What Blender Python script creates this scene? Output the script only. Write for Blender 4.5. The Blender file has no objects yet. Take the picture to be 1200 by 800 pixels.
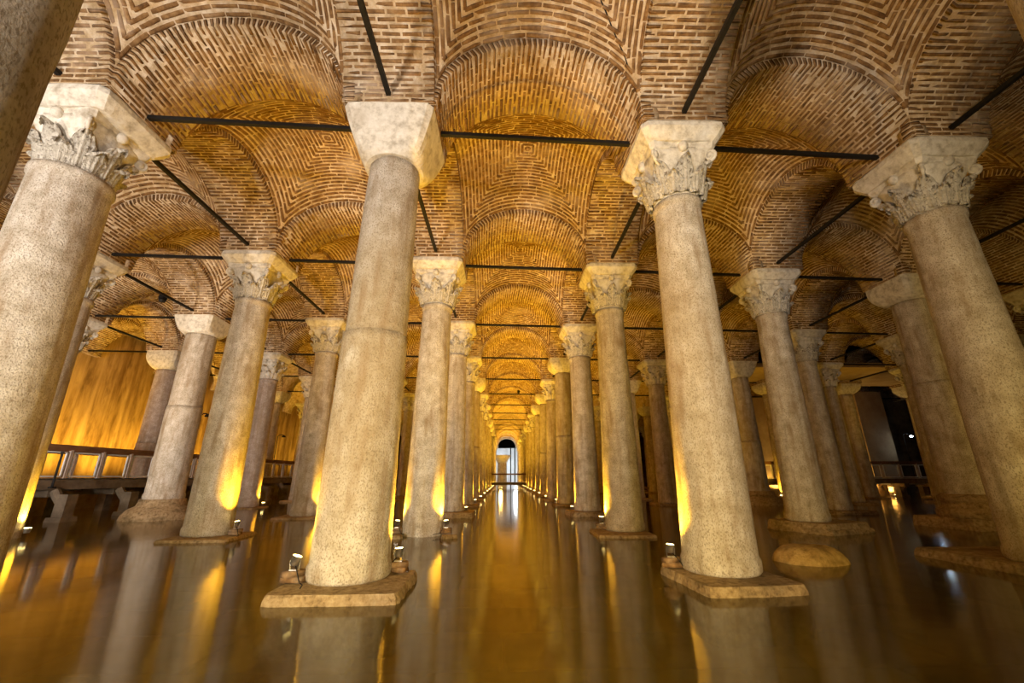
import bpy, math, random
import numpy as np
from mathutils import Matrix, Vector
random.seed(7); rng = np.random.default_rng(7)
SC = bpy.context.scene; COL = SC.collection; PI = math.pi
# ------------------------------------------------------------------ camera
F, YAW, PIT, ROL, HC = 492.394, 0.018976, 0.310812, -0.0019787, 1.2708
cy, sy, cp, sp = math.cos(YAW), math.sin(YAW), math.cos(PIT), math.sin(PIT)
FW = np.array([sy*cp, cy*cp, sp]); R0 = np.array([cy, -sy, 0.]); U0 = np.cross(R0, FW)
RT = math.cos(ROL)*R0+math.sin(ROL)*U0; UP = -math.sin(ROL)*R0+math.cos(ROL)*U0
cam = bpy.data.cameras.new('camera'); cam.sensor_width = 36; cam.lens = F/1200*36; cam.clip_start = .05; cam.clip_end = 400
camo = bpy.data.objects.new('camera', cam); COL.objects.link(camo)
camo.matrix_world = Matrix(((RT[0], UP[0], -FW[0], 0), (RT[1], UP[1], -FW[1], 0), (RT[2], UP[2], -FW[2], HC), (0, 0, 0, 1)))
SC.camera = camo
# ------------------------------------------------------------------ world, exposure
w = bpy.data.worlds.new('world'); SC.world = w; w.use_nodes = True
w.node_tree.nodes['Background'].inputs[0].default_value = (.5, .35, .2, 1)
w.node_tree.nodes['Background'].inputs[1].default_value = .002
vs = SC.view_settings; vs.view_transform = 'Standard'; vs.look = 'None'; vs.gamma = 1; vs.use_curve_mapping = False
vs.exposure = 0.12
AMBER = (1, .54, .03); GOLD = (1, .66, .2); COOL = (1, .89, .80); WHITE = (.85, .93, 1)
def lamp(name, typ, loc, power, color, size=.3, to=None, cone=None, blend=.6, parent=None):
    l = bpy.data.lights.new(name, typ); l.energy = power; l.color = color
    if typ == 'AREA': l.shape = 'DISK'; l.size = size
    else: l.shadow_soft_size = size
    if typ == 'SPOT': l.spot_size = math.radians(cone or 110); l.spot_blend = blend
    o = bpy.data.objects.new(name, l); COL.objects.link(o); o.location = loc
    if to is not None: o.rotation_euler = (Vector(to)-Vector(loc)).to_track_quat('-Z', 'Y').to_euler()
    if parent: o.parent = parent
    return o
# unseen floods: cool ones inferred from the lit fronts, warm ones added as fill
lamp('offscreen_flood', 'SPOT', (-5.2, -5.5, 1.4), 4300, COOL, .4, (-4.5, 7, 6.2), 100, .9)
lamp('offscreen_flood', 'SPOT', (.8, -6.0, 1.4), 2500, COOL, .4, (-.3, 6, 6.6), 90, .9)
lamp('offscreen_flood', 'SPOT', (9.5, -1.0, 1.0), 650, (1, .62, .16), .3, (14, 13, 2.2), 75, .9)  # added warm fill for the dark right background
lamp('offscreen_flood', 'SPOT', (6.0, -5.0, 1.2), 380, GOLD, .4, (7, 8, 5.0), 110, .9)
lamp('offscreen_flood', 'SPOT', (-.2, -4.0, .8), 1900, (1, .66, .13), .3, (3.2, 7, .7), 85, .9)  # added amber fill on the lower columns and boulder
lamp('offscreen_flood', 'SPOT', (-3.5, -2.5, 2.6), 1000, (1, .74, .09), .3, (-3.6, 3.5, -.5), 100, .9)  # this and the next are added fill brightening the water and floor
lamp('offscreen_flood', 'SPOT', (2.5, -2.5, 2.6), 700, (1, .74, .09), .3, (1.5, 3.5, -.5), 100, .9)
lamp('offscreen_flood', 'SPOT', (-9.0, -2.0, 1.8), 2200, COOL, .4, (-11, 12, 6.4), 90, .9)
lamp('offscreen_flood', 'SPOT', (-13.0, 8.0, 2.0), 1500, COOL, .3, (-10, 20, 7.2), 100, .9)
# ------------------------------------------------------------------ hall grid
S = 4.8; Y0 = 5.9106; SH = .0545685; ZI = 6.80; HW = .70; RISE = 1.42
X = dict(L5=-20.2, L4=-15.73, L3=-11.152, L2=-6.598, L1=-1.8214, R1=2.9264, R2=7.65, R3=12.12, R4=16.75, R5=21.8, R6=26.5, R7=31.2)
ORD = ['L5', 'L4', 'L3', 'L2', 'L1', 'R1', 'R2', 'R3', 'R4', 'R5', 'R6', 'R7']
def P(l, r): return np.array([X[l], Y0+r*S+SH*X[l]])
NTH = ['front', 'second', 'third', 'fourth', 'fifth', 'sixth', 'seventh', 'eighth', 'ninth', 'tenth', 'eleventh', 'twelfth']
def rowname(r): return "viewer's row" if r < 0 else NTH[r]+' row'
def linename(l):
    k = int(l[1]); n = ['first', 'second', 'third', 'fourth', 'fifth', 'sixth', 'seventh'][k-1]
    return n+(' left' if l[0] == 'L' else ' right')
def proj(p):
    d = p-np.array([0, 0, HC]); z = d@FW
    z_ = np.where(z > .05, z, 1e9)
    return 600+F*(d@RT)/z_, 400-F*(d@UP)/z_, z
# ------------------------------------------------------------------ materials
def mat(name, cols, scale=6, detail=6, rough=.85, bump=.3, bscale=40, stretch=(1, 1, 1), stops=None, stain=None, var=0, pos=True, spec=.3, bd=.02):
    m = bpy.data.materials.new(name); m.use_nodes = True; nt = m.node_tree; N = nt.nodes; Lk = nt.links
    bs = N['Principled BSDF']; bs.inputs['Roughness'].default_value = rough; bs.inputs['Specular IOR Level'].default_value = spec
    if pos: src = N.new('ShaderNodeNewGeometry').outputs['Position']
    else: src = N.new('ShaderNodeTexCoord').outputs['Object']
    mp = N.new('ShaderNodeMapping'); mp.inputs['Scale'].default_value = stretch; Lk.new(src, mp.inputs[0])
    if var:
        oi = N.new('ShaderNodeObjectInfo'); ml = N.new('ShaderNodeMath'); ml.operation = 'MULTIPLY'; ml.inputs[1].default_value = 40
        Lk.new(oi.outputs['Random'], ml.inputs[0]); cx = N.new('ShaderNodeCombineXYZ'); Lk.new(ml.outputs[0], cx.inputs[0]); Lk.new(ml.outputs[0], cx.inputs[1])
        Lk.new(cx.outputs[0], mp.inputs['Location'])
    nz = N.new('ShaderNodeTexNoise'); nz.inputs['Scale'].default_value = scale; nz.inputs['Detail'].default_value = detail; nz.inputs['Roughness'].default_value = .65
    Lk.new(mp.outputs[0], nz.inputs[0])
    cr = N.new('ShaderNodeValToRGB'); el = cr.color_ramp.elements
    stops = stops or [.3+.4*i/(len(cols)-1) for i in range(len(cols))]
    el[0].position = stops[0]; el[0].color = (*cols[0], 1); el[1].position = stops[-1]; el[1].color = (*cols[-1], 1)
    for s_, c in zip(stops[1:-1], cols[1:-1]): e = el.new(s_); e.color = (*c, 1)
    Lk.new(nz.outputs[0], cr.inputs[0]); out = cr.outputs[0]
    for (sc, c, lo, hi, st, amt) in (stain or []):
        mp2 = N.new('ShaderNodeMapping'); mp2.inputs['Scale'].default_value = st; Lk.new(src, mp2.inputs[0])
        n2 = N.new('ShaderNodeTexNoise'); n2.inputs['Scale'].default_value = sc; n2.inputs['Detail'].default_value = 5; Lk.new(mp2.outputs[0], n2.inputs[0])
        mr = N.new('ShaderNodeMapRange'); mr.inputs[1].default_value = lo; mr.inputs[2].default_value = hi; mr.inputs[4].default_value = amt; Lk.new(n2.outputs[0], mr.inputs[0])
        mx = N.new('ShaderNodeMix'); mx.data_type = 'RGBA'; Lk.new(mr.outputs[0], mx.inputs[0]); Lk.new(out, mx.inputs[6]); mx.inputs[7].default_value = (*c, 1)
        out = mx.outputs[2]
    Lk.new(out, bs.inputs['Base Color'])
    if bump:
        b = N.new('ShaderNodeTexNoise'); b.inputs['Scale'].default_value = bscale; b.inputs['Detail'].default_value = 5; b.inputs['Roughness'].default_value = .7; Lk.new(src, b.inputs[0])
        bp = N.new('ShaderNodeBump'); bp.inputs['Strength'].default_value = bump; bp.inputs['Distance'].default_value = bd; Lk.new(b.outputs[0], bp.inputs['Height']); Lk.new(bp.outputs[0], bs.inputs['Normal'])
    return m
M_BRICK = mat('brick_clay', [(.085, .042, .015), (.21, .11, .04), (.36, .215, .09)], 7, 4, .9, .8, 50,
              stain=[(1.1, (.62, .5, .38), .52, .72, (1, 1, 1), .55), (.6, (.10, .06, .03), .58, .75, (1, 1, 1), .45)], bd=.01)
M_MORTAR = mat('lime_mortar', [(.40, .27, .13), (.63, .47, .29), (.82, .71, .55)], 5, 6, .95, 1, 22, stain=[(.5, (.25, .16, .09), .56, .75, (1, 1, 1), .6)], bd=.03)
STN = [(.5, (.34, .24, .12), .52, .72, (1, 1, .35), .65), (1.6, (.25, .19, .12), .58, .72, (3, 3, .25), .5), (2.5, (.93, .88, .8), .6, .75, (1, 1, .6), .5)]
PIT = [(62, (.20, .14, .07), .50, .64, (1, 1, .65), .62), (3.2, (.30, .19, .09), .50, .72, (2.2, 2.2, .3), .7)]
M_STONE = mat('column_marble', [(.42, .35, .25), (.64, .56, .45), (.80, .74, .65)], 4, 9, .75, 1, 38, stain=STN+PIT, var=1, bd=.022)
M_STONE_PINK = mat('column_granite', [(.34, .25, .2), (.48, .38, .31), (.62, .52, .45)], 6, 8, .75, .8, 40, stain=STN+PIT, var=1, bd=.012)
M_CAP = mat('carved_marble', [(.42, .36, .27), (.70, .64, .53), (.85, .80, .70)], 8, 6, .8, .7, 28, stain=[(1.2, (.33, .24, .13), .58, .78, (1, 1, 1), .6)], bd=.015)
M_CARVE = mat('shade_flecked_marble', [(.40, .34, .25), (.72, .66, .55), (.86, .81, .71)], 9, 5, .8, 1, 26, stain=[(20, (.16, .11, .06), .55, .66, (1, 1, 1), .8)], bd=.05, pos=False)  # dark flecks paint shaded and dirty drill holes between the leaf lobes
M_PLINTH = mat('plinth_stone', [(.18, .11, .05), (.42, .29, .15), (.56, .42, .25)], 14, 7, .85, 1, 30, stain=[(2, (.10, .07, .03), .5, .7, (1, 1, 3), .6)], bd=.03)
M_IRON = mat('blackened_iron', [(.004, .004, .004), (.014, .012, .011)], 20, 4, .6, .2, 50, spec=.25)
M_WALL = mat('ochre_plaster', [(.16, .08, .02), (.42, .26, .10), (.62, .42, .19)], .9, 7, .9, .35, 8, stretch=(1, 2.2, .45),
             stain=[(1.6, (.10, .045, .015), .56, .7, (1, 1.6, .6), .6), (1.0, (.20, .10, .03), .52, .64, (1, 2.0, .05), .5), (.8, (.72, .5, .27), .6, .7, (1, 2.4, .1), .5)], bd=.03)
M_DARKWALL = mat('dark_plaster', [(.05, .03, .02), (.13, .09, .06), (.2, .15, .1)], 1.2, 6, .95, .5, 8)  # dark brown mottled plaster for the outer and end walls
M_CONC = mat('pale_concrete', [(.30, .20, .11), (.46, .34, .20)], 1.3, 6, .9, .2, 10, stain=[(1, (.25, .16, .08), .55, .75, (1, 1, .3), .6)])
M_WHITEWALL = mat('white_plaster', [(.7, .72, .74), (.85, .86, .87)], 1.2, 5, .9, .1, 10)
M_WOOD = mat('walkway_timber', [(.12, .055, .025), (.27, .13, .06)], 3, 5, .6, .2, 30, stretch=(4, .6, 4))
M_POST = mat('painted_post', [(.45, .36, .31), (.62, .52, .46)], 5, 4, .55, .1, 30)
M_FRAME = mat('white_frame', [(.7, .72, .72), (.85, .86, .86)], 5, 3, .4, 0)
M_DECK = mat('walkway_concrete', [(.10, .075, .05), (.26, .2, .14)], 2.5, 6, .85, .5, 20)
M_FLOOR = mat('submerged_slab', [(.22, .13, .04), (.42, .27, .09), (.56, .38, .15)], 1.1, 7, .8, .5, 12, stain=[(.35, (.08, .05, .02), .5, .72, (1, 1, 1), .6)])
M_CEIL = mat('void_dark', [(.02, .015, .01), (.06, .045, .03)], 2, 4, .95, 0)  # near-black colour paints the darkness of the void over the vaultless bays
M_METAL = mat('lamp_metal', [(.35, .33, .3), (.6, .57, .5)], 20, 2, .3, 0); M_METAL.node_tree.nodes['Principled BSDF'].inputs['Metallic'].default_value = .9
M_ROCK = mat('wet_rock', [(.26, .16, .06), (.58, .38, .15), (.74, .54, .26)], 7, 7, .7, 1, 18, stain=[(3, (.1, .06, .02), .5, .7, (1, 1, 1), .6)], bd=.04)
def emat(name, c, s):
    m = bpy.data.materials.new(name); m.use_nodes = True; b = m.node_tree.nodes['Principled BSDF']
    b.inputs['Emission Color'].default_value = (*c, 1); b.inputs['Emission Strength'].default_value = s; return m
M_LENS = emat('glowing_lens', (1, .75, .25), 22); M_BULB = emat('cold_bulb', (.7, .88, 1), 60)
def water_mat():
    m = bpy.data.materials.new('still_water'); m.use_nodes = True; nt = m.node_tree; N = nt.nodes; Lk = nt.links
    N.remove(N['Principled BSDF']); out = N['Material Output']
    tr = N.new('ShaderNodeBsdfTransparent'); tr.inputs[0].default_value = (.62, .54, .28, 1)
    gl = N.new('ShaderNodeBsdfGlossy'); gl.inputs['Roughness'].default_value = .10; gl.inputs[0].default_value = (.95, .93, .9, 1)
    fr = N.new('ShaderNodeFresnel'); fr.inputs[0].default_value = 1.55
    mx = N.new('ShaderNodeMixShader'); Lk.new(fr.outputs[0], mx.inputs[0])
    df = N.new('ShaderNodeBsdfDiffuse'); df.inputs[0].default_value = (.145, .105, .02, 1); mk = N.new('ShaderNodeMixShader'); mk.inputs[0].default_value = .5
    Lk.new(tr.outputs[0], mk.inputs[1]); Lk.new(df.outputs[0], mk.inputs[2]); Lk.new(mk.outputs[0], mx.inputs[1]); Lk.new(gl.outputs[0], mx.inputs[2])
    g = N.new('ShaderNodeNewGeometry'); n = N.new('ShaderNodeTexNoise'); n.inputs['Scale'].default_value = 2.2; n.inputs['Detail'].default_value = 3; Lk.new(g.outputs['Position'], n.inputs[0])
    bp = N.new('ShaderNodeBump'); bp.inputs['Strength'].default_value = .06; bp.inputs['Distance'].default_value = .03
    Lk.new(n.outputs[0], bp.inputs['Height']); Lk.new(bp.outputs[0], gl.inputs['Normal'])
    Lk.new(mx.outputs[0], out.inputs[0]); return m
M_WATER = water_mat()
# ------------------------------------------------------------------ helpers
def tag(o, label=None, cat=None, group=None, kind=None):
    if label: o['label'] = label
    if cat: o['category'] = cat
    if group: o['group'] = group
    if kind: o['kind'] = kind
    return o
def link(name, me, m=None, parent=None, loc=None):
    o = bpy.data.objects.new(name, me); COL.objects.link(o)
    if m and me is not None and not me.materials: me.materials.append(m)
    if parent: o.parent = parent
    if loc is not None: o.location = loc
    return o
def empty(name, loc, label, cat, group=None):
    o = bpy.data.objects.new(name, None); COL.objects.link(o); o.location = loc; o.empty_display_size = .2
    return tag(o, label, cat, group)
def mesh(V, Fs, smooth=False, name='mesh'):
    me = bpy.data.meshes.new(name); me.from_pydata([tuple(map(float, v)) for v in V], [], Fs)
    if smooth: me.polygons.foreach_set('use_smooth', [True]*len(me.polygons))
    me.update(); return me
def npmesh(V, Q, m=None, smooth=False):       # V (n,3), Q (k,4)
    me = bpy.data.meshes.new('mesh'); me.vertices.add(len(V)); me.vertices.foreach_set('co', V.astype(np.float32).ravel())
    me.loops.add(Q.size); me.loops.foreach_set('vertex_index', Q.astype(np.int32).ravel())
    me.polygons.add(len(Q)); me.polygons.foreach_set('loop_start', (np.arange(len(Q))*4).astype(np.int32)); me.polygons.foreach_set('loop_total', np.full(len(Q), 4, np.int32))
    if smooth: me.polygons.foreach_set('use_smooth', np.ones(len(Q), bool))
    me.update(calc_edges=True)
    if m: me.materials.append(m)
    return me
class MB:                                      # collects simple shapes into one mesh
    def __init__(s): s.V = []; s.F = []
    def add(s, V, Fs): n = len(s.V); s.V += [tuple(v) for v in V]; s.F += [tuple(i+n for i in f) for f in Fs]
    def box(s, c, h, rz=0, taper=1., ax=None):
        c_, s_ = math.cos(rz), math.sin(rz); V = []
        for z in (-1, 1):
            k = 1 if z < 0 else taper
            for x, y in ((-1, -1), (1, -1), (1, 1), (-1, 1)):
                a, b = x*h[0]*k, y*h[1]*k; V.append((c[0]+a*c_-b*s_, c[1]+a*s_+b*c_, c[2]+z*h[2]))
        s.add(V, [(3, 2, 1, 0), (4, 5, 6, 7), (0, 1, 5, 4), (1, 2, 6, 5), (2, 3, 7, 6), (3, 0, 4, 7)]); return s
    def tube(s, pts, r, n=8):
        pts = [Vector(p) for p in pts]; rs = r if isinstance(r, (list, tuple)) else [r]*len(pts); V = []; Fs = []
        ref = None
        for i, p in enumerate(pts):
            t = (pts[min(i+1, len(pts)-1)]-pts[max(i-1, 0)]).normalized()
            if ref is None: ref = t.orthogonal().normalized()
            a = (ref-t*ref.dot(t)).normalized(); b = t.cross(a); ref = a
            for k in range(n): q = 2*PI*k/n; V.append(p+a*math.cos(q)*rs[i]+b*math.sin(q)*rs[i])
            if i:
                for k in range(n): k2 = (k+1) % n; Fs.append(((i-1)*n+k, (i-1)*n+k2, i*n+k2, i*n+k))
        Fs.append(tuple(range(n))[::-1]); Fs.append(tuple((len(pts)-1)*n+k for k in range(n)))
        s.add(V, Fs); return s
    def lathe(s, prof, c=(0, 0, 0), n=24):
        V = []; Fs = []
        for i, (r, z) in enumerate(prof):
            for k in range(n): q = 2*PI*k/n; V.append((c[0]+r*math.cos(q), c[1]+r*math.sin(q), c[2]+z))
            if i:
                for k in range(n): k2 = (k+1) % n; Fs.append(((i-1)*n+k, (i-1)*n+k2, i*n+k2, i*n+k))
        Fs.append(tuple(range(n))[::-1]); Fs.append(tuple((len(prof)-1)*n+k for k in range(n)))
        s.add(V, Fs); return s
    def build(s, name, m, parent=None, smooth=False, loc=None):
        return link(name, mesh(s.V, s.F, smooth), m, parent, loc)
    def me(s, m=None, smooth=False):
        q = mesh(s.V, s.F, smooth)
        if m: q.materials.append(m)
        return q
def slab_mesh(hx, hy, hz, seed=0, rnd=.04, nseg=10, jit=.02):   # worn stone slab with rounded irregular edges
    r = random.Random(seed); jit *= .8; pts = []
    for i, (sx, sy_) in enumerate(((1, -1), (1, 1), (-1, 1), (-1, -1))):
        for k in range(nseg):
            t = k/nseg; a = {0: (hx, -hy+2*hy*t), 1: (hx-2*hx*t, hy), 2: (-hx, hy-2*hy*t), 3: (-hx+2*hx*t, -hy)}[i]
            d = r.uniform(-jit, jit*.4); l = math.hypot(*a)
            e = min(t, 1-t)*nseg; cut = .03*max(0, 1-e) if k == 0 else 0
            pts.append((a[0]*(1+(d-cut)/l), a[1]*(1+(d-cut)/l)))
    n = len(pts); V = []; Fs = []
    for k_, z in ((1-rnd*.6, -hz), (1, -hz*.5), (1, hz*.35), (1-rnd*.35, hz*.8), (1-rnd, hz)):
        V += [(x*k_, y*k_, z) for x, y in pts]
    for j in range(4):
        for k in range(n): k2 = (k+1) % n; Fs.append((j*n+k, j*n+k2, (j+1)*n+k2, (j+1)*n+k))
    Fs.append(tuple(range(n))[::-1]); Fs.append(tuple(4*n+k for k in range(n)))
    return mesh(V, Fs)
# ------------------------------------------------------------------ bricks
BV = np.array([(-.5, -.5, -.5), (.5, -.5, -.5), (.5, .5, -.5), (-.5, .5, -.5), (-.5, -.5, .3), (.5, -.5, .3), (.5, .5, .3), (-.5, .5, .3),
               (-.485, -.36, .5), (.485, -.36, .5), (.485, .36, .5), (-.485, .36, .5)])
BQ = np.array([(0, 1, 5, 4), (1, 2, 6, 5), (2, 3, 7, 6), (3, 0, 4, 7), (4, 5, 9, 8), (5, 6, 10, 9), (6, 7, 11, 10), (7, 4, 8, 11), (8, 9, 10, 11)])
VARIANTS = []
for i in range(10):
    v = BV.copy(); v[4:] += rng.uniform(-1, 1, (8, 3))*np.array([.012, .09, .14]); VARIANTS.append(npmesh(v, BQ, M_BRICK))
def brick_mesh(C, T, W, N, D):                 # joined bricks: centres, axes, dims (n,3)
    n = len(C); k = BV[None]*D[:, None, :]; j = rng.uniform(-1, 1, (n, 8, 3))*np.array([.01, .08, .14]); k[:, 4:] += j*D[:, None, :]
    V = C[:, None]+k[..., :1]*T[:, None]+k[..., 1:2]*W[:, None]+k[..., 2:]*N[:, None]
    Q = (BQ[None]+(np.arange(n)*12)[:, None, None]).reshape(-1, 4)
    return npmesh(V.reshape(-1, 3), Q, M_BRICK)
COUNT = [0]
def lay_bricks(parent, B, near):
    C, T, W, N, D = [np.array(a) for a in zip(*B)]
    idx = np.zeros(len(C), bool)
    if near:
        px, py, z = proj(C); size = D[:, 0]*F/np.maximum(z, .3)
        ok = (z > .3) & (px > -30) & (px < 1230) & (py > -30) & (py < 830) & (size > 9)
        o = np.argsort(-np.where(ok, size, 0))[:300]; idx[o] = ok[o]
    for i in np.nonzero(idx)[0]:
        o = bpy.data.objects.new('brick', VARIANTS[i % 10]); COL.objects.link(o); o.parent = parent
        t, w_, n_ = T[i]*D[i, 0], W[i]*D[i, 1], N[i]*D[i, 2]
        o.matrix_local = Matrix(((t[0], w_[0], n_[0], C[i, 0]), (t[1], w_[1], n_[1], C[i, 1]), (t[2], w_[2], n_[2], C[i, 2]), (0, 0, 0, 1)))
    COUNT[0] += int(idx.sum())
    if (~idx).any():
        k = ~idx; tag(link('brickwork', brick_mesh(C[k], T[k], W[k], N[k], D[k]), None, parent), kind='stuff')
PITCH = .088
def curve_len(pts): d = np.linalg.norm(np.diff(pts, axis=0), axis=1); return np.concatenate([[0], np.cumsum(d)])
def arch(name, A, B, near, bricks, label, hw=HW):
    """semi-elliptical brick arch from column centre A to B; soffit width 2*hw"""
    d = B-A; Ls = np.linalg.norm(d); a = d/Ls; n = np.array([-a[1], a[0]]); c = (A+B)/2; R = Ls/2-HW
    NS = 28; V = []; Q = []
    th = np.linspace(0, PI, NS+1)
    for t in th:
        for (e, k) in ((-1, 0), (1, 0), (1, .24), (-1, .24)):
            p = c-a*math.cos(t)*(R+k)+n*e*hw; V.append((p[0], p[1], ZI+math.sin(t)*(RISE+k)))
    for i in range(NS):
        for k in range(4): k2 = (k+1) % 4; Q.append((i*4+k, i*4+k2, i*4+4+k2, i*4+4+k))
    o = tag(link(name, npmesh(np.array(V), np.array(Q), M_MORTAR), None), label, 'arch', kind='structure')
    if bricks:
        tt = np.linspace(0, PI, 400); pts = np.stack([-np.cos(tt)*R, np.sin(tt)*RISE], 1); cl = curve_len(pts); nc = int(cl[-1]/PITCH); BR = []
        wf = 2*hw-.01
        for k in range(nc):
            s = (k+.5)/nc*cl[-1]; t = np.interp(s, cl, tt); x, z = -math.cos(t)*R, math.sin(t)*RISE
            tx, tz = math.sin(t)*R, math.cos(t)*RISE; l = math.hypot(tx, tz); tx /= l; tz /= l
            T3 = np.array([n[0], n[1], 0]); W3 = np.array([a[0]*tx, a[1]*tx, tz]); N3 = np.cross(T3, W3)
            if N3[2] > 0 or (abs(N3[2]) < 1e-3 and np.dot(N3[:2], -a*x) < 0): N3 = -N3
            if np.dot(N3, np.array([-a[0]*x, -a[1]*x, ZI-1-(ZI+z)])) < 0: N3 = -N3
            cuts = [0.]; first = .17 if k % 2 else .33
            pos = first*random.uniform(.85, 1.1)
            while pos < wf-.12: cuts.append(pos); pos += random.uniform(.29, .38)
            cuts.append(wf)
            for j in range(len(cuts)-1):
                L = cuts[j+1]-cuts[j]-.03; m = (cuts[j+1]+cuts[j])/2-wf/2; edge = j in (0, len(cuts)-2)
                if edge: L += .03; m += .017*(1 if j else -1)
                dep = .16 if edge else .05; pr = random.uniform(.004, .014)
                p = c+a*x+n*m; Cc = np.array([p[0], p[1], ZI+z])+N3*(pr-dep/2)
                BR.append((Cc, T3, W3, N3, np.array([L, random.uniform(.048, .062), dep])))
        lay_bricks(o, BR, near)
    return o
RING = .14
def vault(P00, P10, P01, P11, near, bricks, label):
    """groined brick web filling the bay between four columns (courses run as nested squares)"""
    c = (P00+P10+P01+P11)/4; U = ((P10-P00)+(P11-P01))/4; Vv = ((P01-P00)+(P11-P10))/4
    lu, lv = np.linalg.norm(U), np.linalg.norm(Vv); U = U*(lu-HW)/lu; Vv = Vv*(lv-HW)/lv
    def pos(u, v):
        m = np.minimum(abs(u), abs(v)); M = np.maximum(abs(u), abs(v))
        z = ZI+RING+np.sqrt(np.maximum(0, 1-m*m))*(RISE)+.55*(1-M**2)*1.0
        # corner pinch: ellipse drops to the springing at both ends of each course
        return np.stack([c[0]+U[0]*u+Vv[0]*v, c[1]+U[1]*u+Vv[1]*v, z], -1)
    G = 32; g = np.sin(np.linspace(-PI/2, PI/2, G+1)); uu, vv = np.meshgrid(g, g, indexing='ij')
    Vt = pos(uu, vv).reshape(-1, 3); q = []
    for i in range(G):
        for j in range(G): a = i*(G+1)+j; q.append((a, a+1, a+G+2, a+G+1))
    o = tag(link('vault', npmesh(Vt, np.array(q), M_MORTAR), None), label, 'vault', kind='structure')
    if bricks:
        BR = []
        for sec in range(4):
            nC = int((lu-HW)/PITCH)
            for k in range(nC):
                v = (k+.5)/nC
                us = np.sin(np.linspace(-1, 1, 161)*math.asin(v))
                def f(u_, v_=v):
                    u_ = np.asarray(u_, float); vvv = np.full_like(u_, v_)
                    return pos(u_, vvv) if sec == 0 else pos(u_, -vvv) if sec == 1 else pos(vvv, u_) if sec == 2 else pos(-vvv, u_)
                pts = f(us); cl = curve_len(pts); tot = cl[-1]
                s = -random.uniform(0, .3)
                while s < tot-.03:
                    L = random.uniform(.32, .42)
                    s0, s1 = max(s, 0), min(s+L, tot); s += L+.016
                    if s1-s0 < .05: continue
                    um = np.interp((s0+s1)/2, cl, us); du = .004
                    um = float(np.clip(um, -v+.005, v-.005))
                    p = f(np.array([um-du, um, um+du])); T3 = p[2]-p[0]; T3 /= np.linalg.norm(T3)
                    W3 = f(np.array([um]), min(v+.01, 1))[0]-f(np.array([um]), max(v-.01, abs(um)+1e-4))[0]
                    W3 -= T3*W3.dot(T3); W3 /= np.linalg.norm(W3); N3 = np.cross(T3, W3)
                    if N3[2] > 0: N3 = -N3
                    dep = .05; BR.append((p[1]+N3*(random.uniform(.011, .020)-dep/2), T3, W3, N3, np.array([s1-s0, random.uniform(.052, .066), dep])))
        lay_bricks(o, BR, near)
    return o
# ------------------------------------------------------------------ setting: water, floor, walls
def plane(name, x0, x1, y0, y1, z, m, label, cat): return tag(MB().box(((x0+x1)/2, (y0+y1)/2, z-.05), ((x1-x0)/2, (y1-y0)/2, .05)).build(name, m), label, cat, kind='structure')
wv = [(-20, -8, 0), (36, -8, 0), (36, 92, 0), (-20, 92, 0)]
tag(link('water', mesh(wv, [(0, 1, 2, 3)]), M_WATER), 'still dark water covering the cistern floor around the columns', 'water', kind='structure')
fl = plane('floor', -20, 36, -8, 92, -.52, M_FLOOR, 'brown stone floor seen through the shallow water', 'floor')
fm = [slab_mesh(.74, .49, .05, 40+i, .02, 4, .006) for i in range(5)]
for m_ in fm: m_.materials.append(M_FLOOR)
for i in range(-7, 8):
    for j in range(9):
        o = link('floor_slab', fm[(i*3+j) % 5], None, fl, (i*1.5+(.75 if j % 2 else 0), 2.2+j*1.0, -.52+random.uniform(0, .012)))
plane('ceiling', -20.3, 36.3, -8, 92.3, 9.7, M_CEIL, 'near-black slab ceiling standing for the dark void above the brick vaults', 'ceiling')
def wall(name, c, h, m, label): return tag(MB().box(c, h).build(name, m), label, 'wall', kind='structure')
wl = wall('wall_left', (-20.15, 29.5, 4.5), (.15, 37.5, 5.1), M_WALL, 'streaked ochre plaster wall along the left side behind the walkway')
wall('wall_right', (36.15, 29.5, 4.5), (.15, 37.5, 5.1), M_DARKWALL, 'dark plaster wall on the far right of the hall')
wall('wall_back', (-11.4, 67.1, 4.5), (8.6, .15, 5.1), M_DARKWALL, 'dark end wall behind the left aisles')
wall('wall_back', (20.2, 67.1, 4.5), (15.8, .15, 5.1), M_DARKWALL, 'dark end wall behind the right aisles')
wall('wall_back', (.7, 92.1, 3.2), (3.4, .15, 3.8), M_WHITEWALL, 'bright white wall closing the far end of the central aisle')
wall('wall_left', (-2.9, 79.6, 4.5), (.15, 12.4, 5.1), M_WHITEWALL, 'white left side wall of the far end passage')
wall('wall_right', (4.3, 79.6, 4.5), (.15, 12.4, 5.1), M_WHITEWALL, 'white right side wall of the far end passage')
wall('wall_front', (8, -8.15, 4.5), (28.3, .15, 5.1), M_DARKWALL, 'dark wall behind the viewer')
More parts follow.
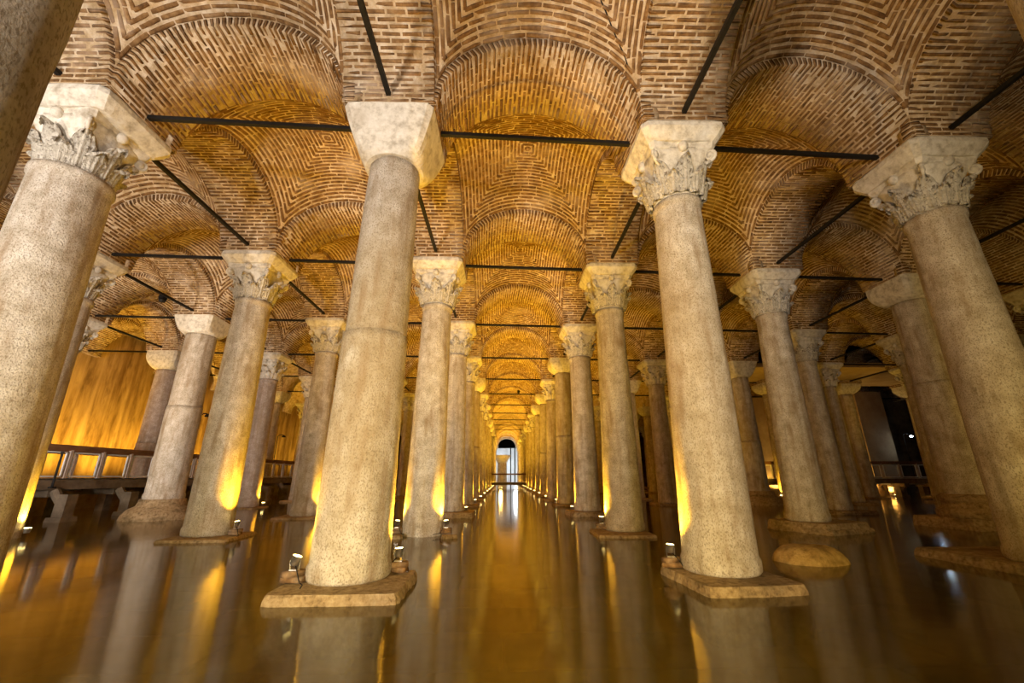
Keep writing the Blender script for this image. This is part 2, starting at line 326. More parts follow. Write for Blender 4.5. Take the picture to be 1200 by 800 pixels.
# ------------------------------------------------------------------ vaults and arches
def side(l): return linename(l)+' of the aisle'
def bayname(la):
    return {'L1': 'over the central aisle'}.get(la, 'over the '+(['', 'first', 'second', 'third', 'fourth', 'fifth', 'sixth'][(int(la[1])-1) if la[0] == 'L' else int(la[1])])+' bay '+('left' if la[0] == 'L' else 'right')+' of the aisle')
SLAB = {('R3', 3), ('R4', 3), ('R5', 3)}
NR = 10
FAR = 16
NTH += ['thirteenth', 'fourteenth', 'fifteenth', 'sixteenth', 'seventeenth']
for r in range(-1, FAR+1):
    for i in range(len(ORD)-1):
        la, lb = ORD[i], ORD[i+1]
        if r > NR and la != 'L1': continue
        A, B, C_, D_ = P(la, r), P(lb, r), P(la, r+1), P(lb, r+1)
        def vis(p, q):
            t = np.array([np.array([*(p+(q-p)*s_), z]) for s_ in (0, .25, .5, .75, 1) for z in (6.8, 8.2)])
            px, py, z = proj(t); return bool(((z > .3) & (px > -60) & (px < 1260) & (py > -120)).any())
        core = la in ('L2', 'L1', 'R1')
        bricks = r <= 4 or (r <= 7 and core)
        bricksv = r <= 3 or (r <= 6 and core)
        nr = r <= 1 or (r == 2 and core)
        if vis(A, B): arch('arch', A, B, nr, bricks and r >= 0, 'brick arch across '+rowname(r)+', '+bayname(la))
        if r < (FAR if la == 'L1' else NR):
            if vis(A, C_) and i: arch('arch', A, C_, nr, bricks, 'brick arch running away from '+rowname(r)+' on the line '+side(la))
            if (vis(A, D_) or vis(B, C_)) and (la, r) not in SLAB:
                vault(A, B, C_, D_, r <= 1, bricksv, 'groined brick vault behind '+rowname(r)+', '+bayname(la))
# ------------------------------------------------------------------ columns
def ring(n, rx, k): pass
ZC = 5.63
def superring(r, e, z, n=48):
    out = []
    for k in range(n):
        q = 2*PI*(k+.5)/n; c_, s_ = math.cos(q), math.sin(q); d = (abs(c_)**e+abs(s_)**e)**(-1/e); out.append((r*d*c_, r*d*s_, z))
    return out
def loft(rings, cap=True):
    n = len(rings[0]); V = [p for r_ in rings for p in r_]; Fs = []
    for i in range(len(rings)-1):
        for k in range(n): k2 = (k+1) % n; Fs.append((i*n+k, i*n+k2, (i+1)*n+k2, (i+1)*n+k))
    if cap: Fs.append(tuple(range(n))[::-1]); Fs.append(tuple((len(rings)-1)*n+k for k in range(n)))
    return V, Fs
def shaft_mesh(r0, r1, z0, z1, lean, seed, foot=True, top=True, n=40):
    r = random.Random(seed); rings = []; prof = []
    H = z1-z0; NZ = 26
    for i in range(NZ+1):
        t = i/NZ; R_ = r0+(r1-r0)*(t**1.15); prof.append((R_, z0+H*t))
    if foot: prof = [(r0*.985, z0), (r0*1.04, z0+.03), (r0*1.055, z0+.10), (r0*1.045, z0+.16), (r0*1.005, z0+.20)]+[p for p in prof if p[1] > z0+.3]
    if top: prof = [p for p in prof if p[1] < z1-.14]+[(r1*1.0, z1-.13), (r1*1.06, z1-.11), (r1*1.07, z1-.06), (r1*1.05, z1)]
    ph = [(r.uniform(0, 6), r.uniform(.3, 1.4)) for _ in range(4)]
    for R_, z in prof:
        t = (z)/ZC; cx, cy_ = lean[0]*t, lean[1]*t; q_ = []
        for k in range(n):
            q = 2*PI*k/n; d = sum(math.sin((j+2)*q+ph[j][0]+z*ph[j][1]) for j in range(4))*.003+r.uniform(-.003, .003)
            q_.append((cx+(R_+d)*math.cos(q), cy_+(R_+d)*math.sin(q), z))
        rings.append(q_)
    return mesh(*loft(rings), smooth=True)
def leaf_mesh(w_, h, curl, out=.09):
    NSg, NT = 14, 16; V = []; Fs = []
    for i in range(NSg+1):
        s = i/NSg
        if s < .68: o = .02+out*(s/.68)**1.5; z = h*s/.68*.86
        else:
            q = (s-.68)/.32*2.6; o = .02+out+curl*(1-math.cos(q))*.6; z = h*.86+curl*math.sin(q)*.9
        wd = w_*(math.sin(min(1, s*1.15+.18)*PI*.5)**.6)*(1 if s < .6 else max(.25, 1-(s-.6)*1.55))*(1+.16*abs(math.sin(s*PI*4.5)))
        for j in range(NT+1):
            t = j/NT*2-1; fr = math.cos(t*PI*5)*.016*(1-.8*abs(s-.5)) + .045*(1-abs(t))**.8
            V.append((o+fr-.03*abs(t)**2, t*wd, z-.05*abs(t)*(s > .6)-.02*abs(math.sin(s*PI*4.5))*abs(t)))
    for i in range(NSg):
        for j in range(NT): a = i*(NT+1)+j; Fs.append((a, a+1, a+NT+2, a+NT+1))
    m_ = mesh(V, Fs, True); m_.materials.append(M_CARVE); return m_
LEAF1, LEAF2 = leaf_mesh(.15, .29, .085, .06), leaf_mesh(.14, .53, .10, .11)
def volute_mesh():
    b = MB(); pts = []; rr = []
    for i in range(26):
        q = i/25*4.2*PI; R_ = .085*(1-i/25*.8); pts.append((R_*math.cos(q-PI/2), 0, R_*math.sin(q-PI/2)+.0)); rr.append(.030*(1-i/25*.5))
    pts = [(-.26, 0, -.20), (-.16, 0, -.13)]+pts; rr = [.02, .03]+rr
    b.tube(pts, rr, 8); b.tube([(0, -.045, 0), (0, .045, 0)], .05, 10); return b.me(M_CAP, True)
VOL = volute_mesh()
BOSS = MB().lathe([(.02, -.075), (.07, -.05), (.085, 0), (.07, .05), (.02, .075)], n=10).me(M_CAP, True)
def bell():
    rg = []
    for t in np.linspace(0, 1, 10):
        e = 2+5*max(0, t-.45)/.55; R_ = .365+.02*t+.12*max(0, t-.5)*2; rg.append(superring(R_, e, ZC+.74*t))
    return rg
BELLV = loft(bell())
def abacus():
    rg = []
    for z, R_ in ((ZC+.69, .47), (ZC+.72, .54), (ZC+.76, .56), (ZC+.81, .57)):
        rr = []
        for k in range(48):
            q = 2*PI*(k+.5)/48; c_, s_ = math.cos(q), math.sin(q); d = 1/max(abs(c_), abs(s_)); t = abs(math.tan(((q+PI/4) % (PI/2))-PI/4))
            R2 = R_*(.90+.10*t*t); rr.append((R2*d*c_, R2*d*s_, z))
        rg.append(rr)
    return loft(rg)
BELL = mesh(*BELLV, smooth=True); BELL.materials.append(M_CAP)
ABA = mesh(*abacus()); ABA.materials.append(M_CAP)
def far_capital():
    b = MB(); b.add(*BELLV); b.add(*abacus())
    def addm(me, M): b.add([tuple(M@v.co) for v in me.vertices], [tuple(p.vertices) for p in me.polygons])
    for M, me in cap_pieces(): 
        if me in (LEAF1, LEAF2):
            # coarse copy of the leaf for capitals a few pixels tall
            me = COARSE[me]
        addm(me, M)
    return b.me(M_CAP, True)
def cap_pieces():
    out = []
    for k in range(8):
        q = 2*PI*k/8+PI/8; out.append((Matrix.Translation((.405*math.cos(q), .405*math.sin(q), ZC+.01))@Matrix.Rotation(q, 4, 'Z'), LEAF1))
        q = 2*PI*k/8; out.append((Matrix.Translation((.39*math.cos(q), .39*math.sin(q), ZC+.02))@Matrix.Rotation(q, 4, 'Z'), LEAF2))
    for k in range(4):
        q = PI/4+PI/2*k; out.append((Matrix.Translation((.655*math.cos(q), .655*math.sin(q), ZC+.62))@Matrix.Rotation(q, 4, 'Z'), VOL))
        q = PI/2*k; out.append((Matrix.Translation((.51*math.cos(q), .51*math.sin(q), ZC+.74))@Matrix.Rotation(q, 4, 'Z')@Matrix.Rotation(PI/2, 4, 'Y'), BOSS))
    return out
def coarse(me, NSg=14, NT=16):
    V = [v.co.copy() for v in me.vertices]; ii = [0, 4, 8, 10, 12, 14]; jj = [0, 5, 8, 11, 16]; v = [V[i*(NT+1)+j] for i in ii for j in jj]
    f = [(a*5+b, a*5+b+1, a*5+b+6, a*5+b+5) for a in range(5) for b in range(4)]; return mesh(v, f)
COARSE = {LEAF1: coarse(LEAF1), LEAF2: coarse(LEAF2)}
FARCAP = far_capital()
def impost_mesh(zb, hb, ht=HW+.005, lip=.13, seed=0, round_=12):
    r = random.Random(seed); rg = []
    zt = ZI+.004; prof = [(hb*.96, zb), (hb, zb+.02)]
    for t in (.25, .5, .75, 1): prof.append((hb+(ht-hb)*t**.9, zb+.02+(zt-lip-zb-.02)*t))
    prof += [(ht, zt-lip*.3), (ht-.012, zt)]
    for R_, z in prof:
        rg.append([(x*(1+r.uniform(-.006, .006)), y*(1+r.uniform(-.006, .006)), z_) for x, y, z_ in superring(R_, round_, z)])
    me = mesh(*loft(rg)); me.materials.append(M_CAP); return me
def block_capital(zb, r1, seed=0, bowl=False):     # plain trapezoid block growing from the round shaft
    rg = []; H = ZI+.004-zb
    for t in np.linspace(0, 1, 12):
        e = 2+12*min(1, t*1.4); 
        R_ = (r1*1.08+(HW+.005-r1*1.08)*((math.sin(min(1, t*1.25)*PI/2))**.8 if bowl else (.12+.88*t**.85)))
        if t == 1: R_ = HW+.005
        rg.append(superring(R_, e, zb+H*t))
    me = mesh(*loft(rg), smooth=False); me.materials.append(M_CAP); return me
IMPS = [impost_mesh(ZC+.89, .59, lip=.11, seed=i) for i in range(4)]
# per column: kind, shaft top, drum joint, plinth, offsets measured from the photograph
SPEC = {('L1', 0): dict(kind='block', zt=6.05, joint=3.2, foot=(-.08, 0), r=(.47, .40)),
        ('R1', 0): dict(foot=(-.09, 0), r=(.46, .37)), ('L2', 0): dict(foot=(0, 0), top=(-.07, 0), r=(.56, .46)), ('R2', 0): dict(r=(.47, .40)),
        ('L2', 1): dict(r=(.48, .40)), ('L1', 1): dict(foot=(-.05, 0), z0=0, r=(.47, .37)), ('R1', 1): dict(foot=(-.04, 0), r=(.45, .37)),
        ('R2', 1): dict(foot=(-.12, 0), r=(.46, .38)), ('R3', 1): dict(kind='bowl', zt=6.15, joint=3.75, foot=(-.02, 0), r=(.53, .46)),
        ('L3', 2): dict(kind='block', zt=6.2, joint=3.6, base=True, r=(.54, .47)), ('L4', 3): dict(kind='bowl', zt=6.0, joint=2.7, pink=True, r=(.5, .44)),
        ('R3', 3): dict(kind='block', zt=6.05, joint=2.9, base=True), ('R1', 3): dict(kind='bowl', zt=6.15, joint=3.1), ('L1', 4): dict(kind='bowl', zt=6.1, joint=2.9),
        ('R1', 5): dict(kind='bowl', zt=6.2, joint=2.8), ('L1', 1.5): {}, ('R4', 4): dict(kind='bowl', zt=6.2), ('R5', 4): dict(kind='bowl', zt=6.2), ('R6', 4): dict(kind='bowl', zt=6.1),
        ('L2', 2): dict(r=(.44, .37)), ('R3', 2): dict(r=(.46, .38), foot=(.0, 0)), ('L3', 3): dict(pink=True), ('L3', 1): dict(r=(.52, .46)), ('L2', 4): dict(pink=True), ('R2', 4): dict(kind='block', zt=6.1),
        ('R1', -1): dict(foot=(.12, 0), top=(.12, 0), r=(.45, .40)), ('L1', -1): dict(foot=(-.30, 0), top=(-.30, 0), r=(.45, .40))}
PL = {('L1', 0): ((-1.82, 5.60), .73, .63, 0.02, .10), ('R1', 0): ((2.80, 5.86), .62, .66, .08, .10), ('L2', 1): ((-6.42, 10.15), .72, .72, .06, .05), ('R1', 1): ((2.70, 10.5), .66, .66, -.02, .05),
      ('R2', 1): ((7.72, 11.1), .80, .78, .35, .22), ('R2', 0): ((7.75, 6.9), .85, .85, .0, .12), ('R1', 2): ((2.9, 15.5), .7, .7, .1, .14), ('L1', 2): ((-1.7, 15.2), .72, .7, 0, .16), ('L2', 2): ((-6.6, 15.0), .78, .75, .1, .05),
      ('R3', 1): ((12.05, 11.6), .80, .75, .1, .25), ('L3', 3): ((-11.15, 19.6), .75, .7, 0, .04), ('R3', 2): ((12.1, 16.1), .85, .8, .1, .1)}
CAPDESC = {'c': 'carved corinthian capital', 'block': 'plain block capital', 'bowl': 'plain rounded capital'}
for r in range(-1, FAR+1):
    for l in ORD[1:]:
        if r > NR and l not in ('L1', 'R1'): continue
        if r == -1 and l not in ('L1', 'R1'): continue
        if r == 0 and l not in ('L2', 'L1', 'R1', 'R2'): continue
        if r == 1 and l in ('L4', 'R5', 'R6', 'R7'): continue
        if r == 2 and l in ('R6', 'R7'): continue
        if r > 4 and l in ('R5', 'R6', 'R7'): continue
        sp_ = SPEC.get((l, r), {}); x, y = P(l, r); k = sp_.get('kind', 'c'); near = r <= 2
        if (l, r) not in SPEC and r > 4: k = random.choice(['c', 'c', 'c', 'bowl'])
        r0, r1 = sp_.get('r', (.46+random.uniform(-.02, .02), .385)); zt = sp_.get('zt', ZC if k == 'c' else 6.1)
        fo, to = sp_.get('foot', (0, 0)), sp_.get('top', (0, 0)); z0 = 0
        if (l, r) in PL: z0 = PL[(l, r)][4]
        elif r >= 3 and l != 'L4': z0 = .08
        if l == 'L4': z0 = 0
        desc = ('pinkish granite' if sp_.get('pink') else 'pale stone')+' column with '+CAPDESC[k]
        lab = desc+', '+rowname(r)+', '+side(l) if r >= 0 else ('dark shaft rising steeply at the top left corner of the view' if l == 'L1' else 'pale column edge touching the top right corner of the view')
        t = empty('column', (x, y, 0), lab, 'column', 'columns of the hall'); t['kind'] = 'thing'
        sm = M_STONE_PINK if sp_.get('pink') else M_STONE
        lean = ((to[0]-fo[0])*1.0, 0); zb = -.5 if z0 == 0 else z0
        bx = (fo[0], 0)
        if sp_.get('base') or (l, r) == ('R3', 1):
            b = MB()
            if (l, r) == ('R3', 1): b.lathe([(.74, .24), (.76, .42), (.62, .50), (.60, .62), (.66, .66), (.66, .76), (.56, .82)], n=32); zb = .80
            else: b.lathe([(1.02, -.5), (1.03, .0), (.99, .14), (.86, .30), (.68, .40), (.64, .50), (.62, .60)], n=32); zb = .58
            b.build('base', M_PLINTH, t, True, (bx[0], 0, 0))
        j = sp_.get('joint')
        if j:
            rj = r0+(r1-r0)*((j-zb)/(zt-zb))**1.15
            o1 = link('lower_drum', shaft_mesh(r0, rj+.012, zb, j-.012, lean, r*31+ord(l[1]), True, False), sm, t, (bx[0], 0, 0))
            o2 = link('upper_drum', shaft_mesh(rj-.012, r1, j+.004, zt, lean, r*37+ord(l[0]), False, k == 'c'), sm, t, (bx[0], 0, 0))
            MB().lathe([(rj-.04, j-.02), (rj-.04, j+.02)], (bx[0]+lean[0]*j/ZC, 0, 0), 32).build('joint', M_PLINTH, t)
        else: link('shaft', shaft_mesh(r0, r1, zb, zt, lean, r*31+ord(l[1]), True, k == 'c'), sm, t, (bx[0], 0, 0))
        if k == 'c':
            if near:
                cb = link('capital', BELL, None, t, (to[0], 0, -.1*ZC)); cb.scale = (1, 1, 1.1)
                link('abacus', ABA, None, cb)
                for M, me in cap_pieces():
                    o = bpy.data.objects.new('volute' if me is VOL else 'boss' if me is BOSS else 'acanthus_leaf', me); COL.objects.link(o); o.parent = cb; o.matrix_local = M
            else: link('capital', FARCAP, None, t, (to[0], 0, -.1*ZC)).scale.z = 1.1
            link('impost_block', IMPS[(r*5+ord(l[1])) % 4], None, t, (to[0] if r < 0 else 0, 0, 0))
        else: link('capital_block', block_capital(zt, r1, 0, k == 'bowl'), None, t)
        if (l, r) in PL:
            (cx, cy_), hx, hy, rz, th = PL[(l, r)]
            o = link('plinth', slab_mesh(hx, hy, (th+.5)/2, r*7+ord(l[1]), .05, 12, .025), M_PLINTH, t, (cx-x, cy_-y, (th-.5)/2+.003)); o.rotation_euler.z = rz
            if (l, r) in (('R3', 1), ('R2', 1)):
                o = link('plinth', slab_mesh(hx*1.06, hy*1.06, .28, r*9, .05, 12, .03), M_PLINTH, t, (cx-x+.02, cy_-y-.02, -.18)); o.rotation_euler.z = rz+.05
        elif z0 > 0: link('plinth', slab_mesh(.72, .72, .3, r*7+ord(l[1]), .05, 6, .03), M_PLINTH, t, (0, 0, -.22))
# ------------------------------------------------------------------ iron tie rods
ZR = 6.92
def rod(A, B, zA, zB, label, group):
    b = MB(); b.tube([(A[0], A[1], zA), (B[0], B[1], zB)], .048, 4)
    tag(b.build('tie_rod', M_IRON), label, 'rod', group)
for r in range(-1, NR+1):
    for i in range(len(ORD)-1):
        la, lb = ORD[i], ORD[i+1]
        A, B, C_ = P(la, r), P(lb, r), P(la, r+1)
        if (la, r) not in (('R5', 4), ('R5', 5)) and r >= 0 and not (r == 0 and (la in ('L5', 'L4', 'L3') or la[0] == 'R' and int(la[1]) > 1)) and not (r > 5 and la not in ('L2', 'L1', 'R1')):
            d = (B-A)/np.linalg.norm(B-A)
            rod(A+d*.69, B-d*.69, ZR, ZR, 'black tie rod crossing '+rowname(r)+' '+bayname(la), 'tie rods across the bays')
        if la != 'L5' and r < 5 and not (r == -1 and la not in ('L2', 'L1', 'R1', 'R2')) and not (r == 0 and la in ('L3', 'L4', 'R4', 'R5', 'R6')):
            d = (C_-A)/np.linalg.norm(C_-A)
            rod(A+d*.69, C_-d*.69, ZR+.03, ZR+.03, 'black tie rod running back from '+rowname(r)+' on the line '+side(la), 'tie rods running along the aisles')
# ------------------------------------------------------------------ uplights
BR_ME = npmesh(BV*np.array([.25, .12, .06]), np.vstack([BQ, [[3, 2, 1, 0]]]), M_BRICK)
def uplight(x, y, z, label, power, aim, near=True, bricks=2, color=AMBER, cone=140):
    t = empty('uplight', (x, y, z), label, 'lamp', 'uplights at the column feet')
    zb = 0
    if near and bricks:
        for k in range(bricks):
            o = link('brick', BR_ME, None, None, (x, y, z+.03+.058*k)); o.rotation_euler.z = random.uniform(-.5, .5)+k*.4
            tag(o, ['lower', 'upper'][k]+' small brick propping the '+label, 'brick', 'bricks under the uplights')
        zb = .058*bricks
    t.location.z = z+zb; a = Vector(aim).normalized()
    rot = a.to_track_quat('Z', 'Y').to_matrix().to_4x4()
    if near:
        MB().box((0, 0, .008), (.05, .03, .008)).tube([(-.05, 0, .01), (-.06, 0, .11)], .006, 5).tube([(.05, 0, .01), (.06, 0, .11)], .006, 5).build('bracket', M_METAL, t)
        o = MB().lathe([(.03, -.05), (.05, -.03), (.055, .05), (.06, .055)], n=14).build('housing', M_METAL, t, True); o.matrix_local = Matrix.Translation((0, 0, .10))@rot
        o = MB().lathe([(.05, .056), (.045, .062)], n=14).build('lens', M_LENS, t); o.matrix_local = Matrix.Translation((0, 0, .10))@rot
        s_ = 1 if random.random() > .5 else -1
        MB().tube([(0, 0, .07), (.06*s_, -.06, .05-zb*.4), (.12*s_, -.1, .012-zb), (.2*s_, -.2, .012-zb), (.24*s_, -.34, .008-zb)], .006, 5).build('cable', M_IRON, t)
    else:
        MB().lathe([(.05, 0), (.07, .1)], n=8).build('housing', M_METAL, t); MB().lathe([(.06, .101), (.055, .112)], n=8).build('lens', M_LENS, t)
    p = Vector((0, 0, .10))+a*.075; a = Vector((-a.x*2.2, a.y, a.z)).normalized()
    lo = lamp('beam', 'SPOT', p, power, color, .03, None, cone, .8, t); lo.rotation_euler = a.to_track_quat('-Z', 'Y').to_euler()
UPW = 480
uplight(-2.43, 5.50, .12, 'uplight left of the big block-capital column', UPW*.35, (.3, .1, 1))
uplight(-1.35, 6.02, .12, 'uplight right of the big block-capital column', UPW*1.3, (-.06, .05, 1))
uplight(2.25, 6.22, .12, 'uplight left of the front column right of the aisle', UPW*.9, (.1, .02, 1))
uplight(-5.88, 10.16, .07, 'uplight right of the second-row column on the left', UPW, (-.15, .05, 1))
uplight(-1.31, 10.40, .05, 'uplight right of the second-row column left of the aisle', UPW, (-.1, .0, 1))
uplight(-2.42, 10.42, .05, 'uplight left of the second-row column left of the aisle', UPW*.7, (.1, .0, 1))
uplight(2.34, 10.85, .08, 'uplight left of the second-row column right of the aisle', UPW, (.05, .0, 1))
uplight(-5.98, 15.05, .07, 'uplight right of the third-row column, second left of the aisle', UPW*1.2, (-.15, 0, 1), bricks=0)
for l, s_ in (('L1', 1), ('R1', -1)):
    for r in range(2, 15):
        x, y = P(l, r); uplight(x+s_*.53, y+.15, .12, 'small yellow uplight at the '+('left' if s_ > 0 else 'right')+' edge of the aisle, '+rowname(r), UPW*(1.15 if r < 3 else 1.8), (-.08*s_, 0, 1), r < 4, 0)
for (l, r, s_) in (('L2', 3, 1), ('L3', 3, 1), ('L3', 4, 1), ('L2', 5, 1), ('L3', 6, 1), ('R2', 3, 1), ('L2', 7, 1), ('L4', 4, 1), ('L4', 6, 1), ('L3', 1, 1)):
    x, y = P(l, r); uplight(x+s_*.58, y+.25, .1, 'yellow uplight behind the column in '+rowname(r)+', '+side(l), UPW*(1.0 if l[0] == 'L' else .5), (-.05*s_, 0, 1), False, 0)
for (l, r) in (('R2', 5), ('R3', 4), ('R4', 4), ('R5', 3), ('R3', 7)):
    x, y = P(l, r); uplight(x-.58, y-.25, .1, 'dim yellow uplight behind the column in '+rowname(r)+', '+side(l), UPW*.6, (.05, 0, 1), False, 0)
for (ux, uy, lb, pw) in ((24.0, 30.3, 'left of the pale pier', 420), (25.2, 28.3, 'in front of the pale pier', 450), (20.5, 32.6, 'below the brown wall left of the pale pier', 420)):  # added lights, there to brighten the pier and the wall beside it
    uplight(ux, uy, 0, 'added yellow fill uplight '+lb+' beyond the right walkway', pw, (0, 0, 1), False, 0, (1, .6, .14), 150)
# wall washers on the left walkway
for k, yy in enumerate((11.5, 14, 16.5, 19, 21.5, 24.5, 28, 32, 37, 43)):
    uplight(-18.3, yy, 1.22, 'wall washer behind the left walkway, '+NTH[k]+' from the viewer', 480, (.16, 0, 1), False, 0, (1, .60, .07), 165)
plane_washer = tag(MB().box((-18.3, 28, .6), (.25, 19, .6)).build('trim_1', M_DECK), 'low concrete ledge carrying the wall washers', 'ledge', kind='structure')
# ------------------------------------------------------------------ walkways
def walkway(label, p0, p1, wd, z, bay, lit=False, piers=True, frames=True, rails=(1,)):
    p0, p1 = np.array(p0, float), np.array(p1, float); L = np.linalg.norm(p1-p0); a = (p1-p0)/L; n = np.array([-a[1], a[0]]); rz = math.atan2(a[1], a[0]); c = (p0+p1)/2
    t = empty('walkway', (p0[0], p0[1], 0), label, 'walkway')
    loc = lambda q, zz: (q[0]-p0[0], q[1]-p0[1], zz)
    cc = c+n*wd/2
    MB().box(loc(cc, z-.05), (L/2, wd/2, .05), rz).build('deck', M_DECK, t)
    MB().box(loc(c+n*.06, z-.20), (L/2, .07, .13), rz).build('edge_beam', M_DECK, t)
    MB().box(loc(c-n*.012, z-.012), (L/2, .012, .014), rz).build('edge_strip', M_FRAME, t)
    nb = int(L/bay)
    for side_ in rails:
        off = n*.05 if side_ else n*(wd-.05)
        MB().box(loc(c+off, z+.92), (L/2, .035, .09), rz).build('top_rail', M_WOOD, t)
        for k in range(nb+1):
            q = p0+a*(k*L/nb)+off
            MB().box(loc(q, z+.43), (.045, .04, .43), rz).build('post', M_POST, t)
            if frames and k < nb and side_:
                q = p0+a*((k+.5)*L/nb)+off; hx = L/nb/2-.12; b = MB()
                for s_ in (-1, 1): b.box(loc(q+a*s_*hx, z+.42), (.022, .02, .36), rz); b.box(loc(q, z+.42+.36*s_), (hx, .02, .022), rz)
                b.build('frame', M_FRAME, t)
    if piers:
        for k in range(0, nb+1, 2):
            q = p0+a*(k*L/nb)+a*.2; b = MB()
            b.box(loc(q+n*(wd/2), z-.42), (.14, wd/2-.05, .12), rz)
            b.box(loc(q+n*.55, -.1+(z-.5)*.3), (.17, .16, .1+(z-.5)*.75), rz)
            b.box(loc(q+n*(wd-.4), -.1+(z-.5)*.3), (.17, .16, .1+(z-.5)*.75), rz)
            v0 = q+n*.12; v1 = q+n*.6
            b.tube([loc(v0, z-.36), loc(v0+n*.1, z-.5), loc(v1, z-.95)], [.12, .13, .12], 6)
            b.build('pier', M_DECK, t)
            MB().box(loc(q+n*.55, -.2), (.34, .3, .33), rz, .75).build('footing', M_DECK, t)
        MB().box(loc(c+n*(wd*.6), z-.36), (L/2, .05, .05), rz).build('pipe', M_METAL, t)
    return t
walkway('long walkway with brown handrail along the left wall', (-13.9, 46), (-13.9, 9.6), -1.9, 1.24, 1.13, rails=(1, 0))
walkway('walkway with white-framed railing at the right, in front of the pale pier', (13.3, 27.0), (28.6, 27.4), 1.8, 1.14, 1.12)
walkway('far walkway crossing the end of the central aisle', (-9, 53.0), (15, 53.6), 1.8, .62, 1.6, piers=False, frames=False)
# lamp posts on the walkways
def lamp_post(x, y, z0, h, dx, label, lit=False):
    t = empty('lamp_post', (x, y, z0), label, 'lamp')
    pts = [(0, 0, 0), (0, 0, h*.5), (0, 0, h-.12)]+[(dx*(1-math.cos(q))*.5, 0, h-.12+.12*math.sin(q)) for q in (.5, 1, 1.57, 2.1, 2.6)]
    MB().tube(pts, .025, 6).build('pole', M_IRON, t, True)
    e = pts[-1]; MB().lathe([(.02, .08), (.10, .02), (.12, -.04), (.10, -.06)], (e[0], 0, e[2]-.04), 12).build('shade', M_IRON, t)
    if lit:
        MB().lathe([(.02, -.14), (.09, -.10), (.09, -.065)], (e[0], 0, e[2]-.03), 12).build('bulb', M_BULB, t, True)
        lamp('glow', 'POINT', (e[0]-.1, -.3, e[2]-.3), 5, WHITE, .1, parent=t)
lamp_post(-13.85, 19.6, .7, 3.35, .3, 'bent black lamp post behind the left walkway rail')
lamp_post(-14.2, 27.2, 1.2, 2.6, .4, 'farther thin black lamp post on the left walkway')
lamp_post(26.5, 28.0, 1.1, 2.85, .6, 'lamp post with a cold white bulb by the right walkway', True)
t = empty('barrier_post', (-13.72, 13.75, 1.0), 'short black post against the left walkway rail', 'post'); MB().tube([(0, 0, 0), (0, 0, .98)], .03, 6).tube([(0, 0, .98), (0, 0, 1.03)], .045, 6).build('pole', M_IRON, t)
MB().box((0, 0, -.02), (.07, .07, .02)).build('foot_plate', M_IRON, t)
# wall arrow
o = MB().box((0, 0, 0), (.01, .38, .035)).build('arrow_sign', M_IRON, None, False, (-19.97, 36.3, 5.0))
o.data = (lambda b: (b.box((0, .05, 0), (.015, .38, .03)), b.add([(-.015, -.33, 0), (-.015, -.12, .14), (-.015, -.12, -.14), (.015, -.33, 0), (.015, -.12, .14), (.015, -.12, -.14)], [(0, 1, 2), (5, 4, 3), (0, 3, 4, 1), (1, 4, 5, 2), (2, 5, 3, 0)]))and b.me(M_IRON))(MB())
tag(o, 'small dark arrow on the ochre wall behind the left walkway', 'sign')
# ------------------------------------------------------------------ right background: flat slab, pale pier, dark wall
sb = tag(MB().box((19.4, 24.8, 7.12), (7.6, 2.55, .12)).build('ceiling', M_CONC), 'flat pale concrete slab spanning between the right-hand columns', 'ceiling', kind='structure')
wall('wall_pier', (25.7, 31, 3.4), (.95, 2.0, 3.55), M_CONC, 'tall pale concrete pier behind the right walkway')
wall('wall_pier', (21.6, 33.4, 3.4), (3.2, .3, 3.9), M_CONC, 'pale brown wall behind the rounded capitals on the right')
wall('wall_right', (31.5, 34, 4.5), (5, .3, 5.1), M_DARKWALL, 'dark wall with small square holes behind the cold lamp')
for k, (xx, zz) in enumerate(((28.2, 5.9), (29.4, 5.9), (28.8, 4.9))):
    pass
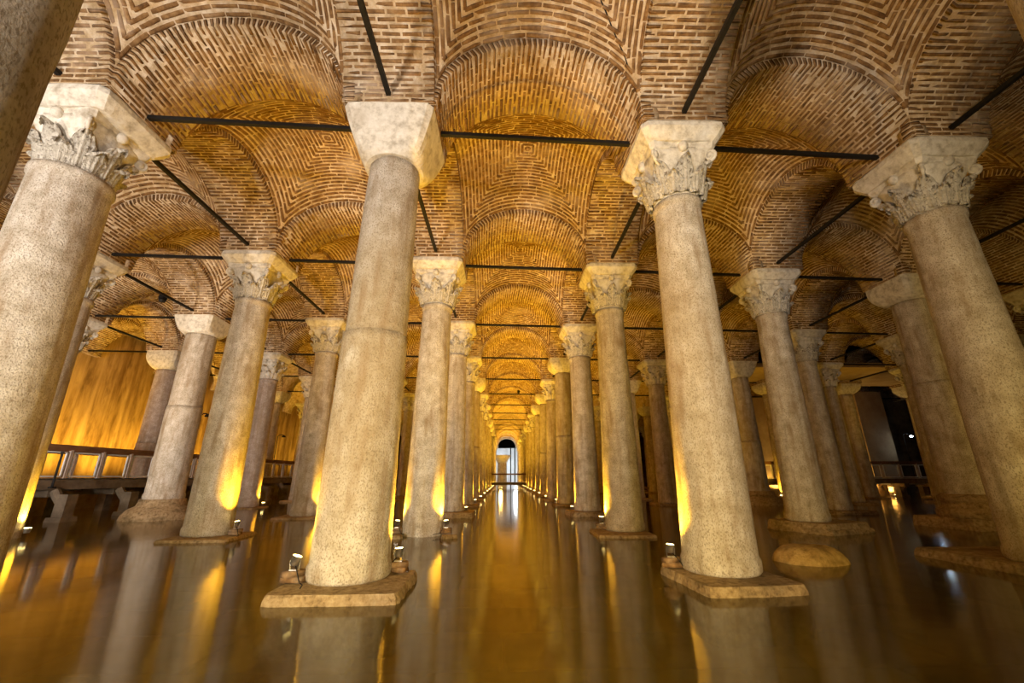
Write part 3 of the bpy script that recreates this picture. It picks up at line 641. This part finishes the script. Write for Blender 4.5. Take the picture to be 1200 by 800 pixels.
# ------------------------------------------------------------------ small things
def rock():
    n, m_ = 28, 9; V = []; r = random.Random(3)
    for j in range(m_+1):
        f = j/m_*PI/2
        for k in range(n):
            q = 2*PI*k/n; rad = math.cos(f)**.55; ir = 1+.05*math.sin(3*q+1)+.03*math.sin(7*q)
            V.append((.56*rad*math.cos(q)*ir+r.uniform(-.008, .008)-.03*j/m_, .42*rad*math.sin(q)*ir, -.12+.36*math.sin(f)**.9+r.uniform(-.006, .006)))
    Fs = [(j*n+k, j*n+(k+1) % n, (j+1)*n+(k+1) % n, (j+1)*n+k) for j in range(m_) for k in range(n)]
    return mesh(V, Fs, True)
o = link('boulder', rock(), M_ROCK, None, (4.80, 7.2, 0)); o.rotation_euler.z = -.05
tag(o, 'low rounded wet boulder in the water right of the front column', 'rock')
for k, (xx, yy, sc) in enumerate(((-1.22, 9.98, .12), (-1.08, 10.0, .07), (-2.34, 10.0, .12))):
    o = link('rubble_stone', slab_mesh(sc*1.2, sc, .09, 60+k, .2, 4, .04), M_PLINTH, None, (xx, yy, -.02))
    tag(o, ['rough stone right of', 'small outermost stone right of', 'rough stone left of'][k]+' the foot of the second-row column left of the aisle', 'stone')
def dome(loc, label):
    t = empty('dome_camera', loc, label, 'camera'); MB().lathe([(.10, 0), (.12, -.05), (.12, -.12)], n=14).build('housing', M_IRON, t)
    MB().lathe([(.115, -.12), (.10, -.19), (.06, -.24), (.01, -.26)], n=14).build('dome', M_IRON, t, True)
dome((-11.3, 13.0, 7.0), 'black dome camera hanging from the tie rod at upper left')
dome((1.2, 34.6, 8.1), 'small dark dome camera under the far aisle vault')
# white lit end of the aisle
lamp('end_light', 'POINT', (2.2, 84, 2.5), 700, WHITE, .3)
lamp('end_light', 'POINT', (-1.8, 86, 2.5), 500, WHITE, .3)
lamp('end_light', 'POINT', (-.5, 71, 2.0), 250, GOLD, .3)
t = empty('column', (-.35, 80, 0), 'thick ochre column standing alone in the white light at the end of the aisle', 'column'); t['kind'] = 'thing'
MB().lathe([(.95, -.5), (.92, .2), (.85, 3.6)], n=20).build('shaft', M_STONE, t, True)
MB().lathe([(.85, 3.6), (1.1, 4.1), (1.5, 4.6), (1.6, 5.0)], n=20).build('capital', M_CAP, t, True)
for k, xx in enumerate((1.35, 2.2)):
    tag(MB().box((xx, 88, 3.2), (.12, .09, 3.7)).build('steel_post', M_IRON), ['left', 'right'][k]+' slim dark post against the white wall at the end of the aisle', 'post')
print('individual bricks', COUNT[0])

tag(MB().tube([(1.504, 4.652, 8.445), (1.635, 4.789, 8.308), (1.737, 4.908, 8.175), (1.865, 5.026, 7.996), (1.973, 5.119, 7.816), (2.056, 5.216, 7.639)], .012, 5).build('crack', M_IRON), 'thin dark crack running down the vault above the front row, right of the aisle crown', 'crack')
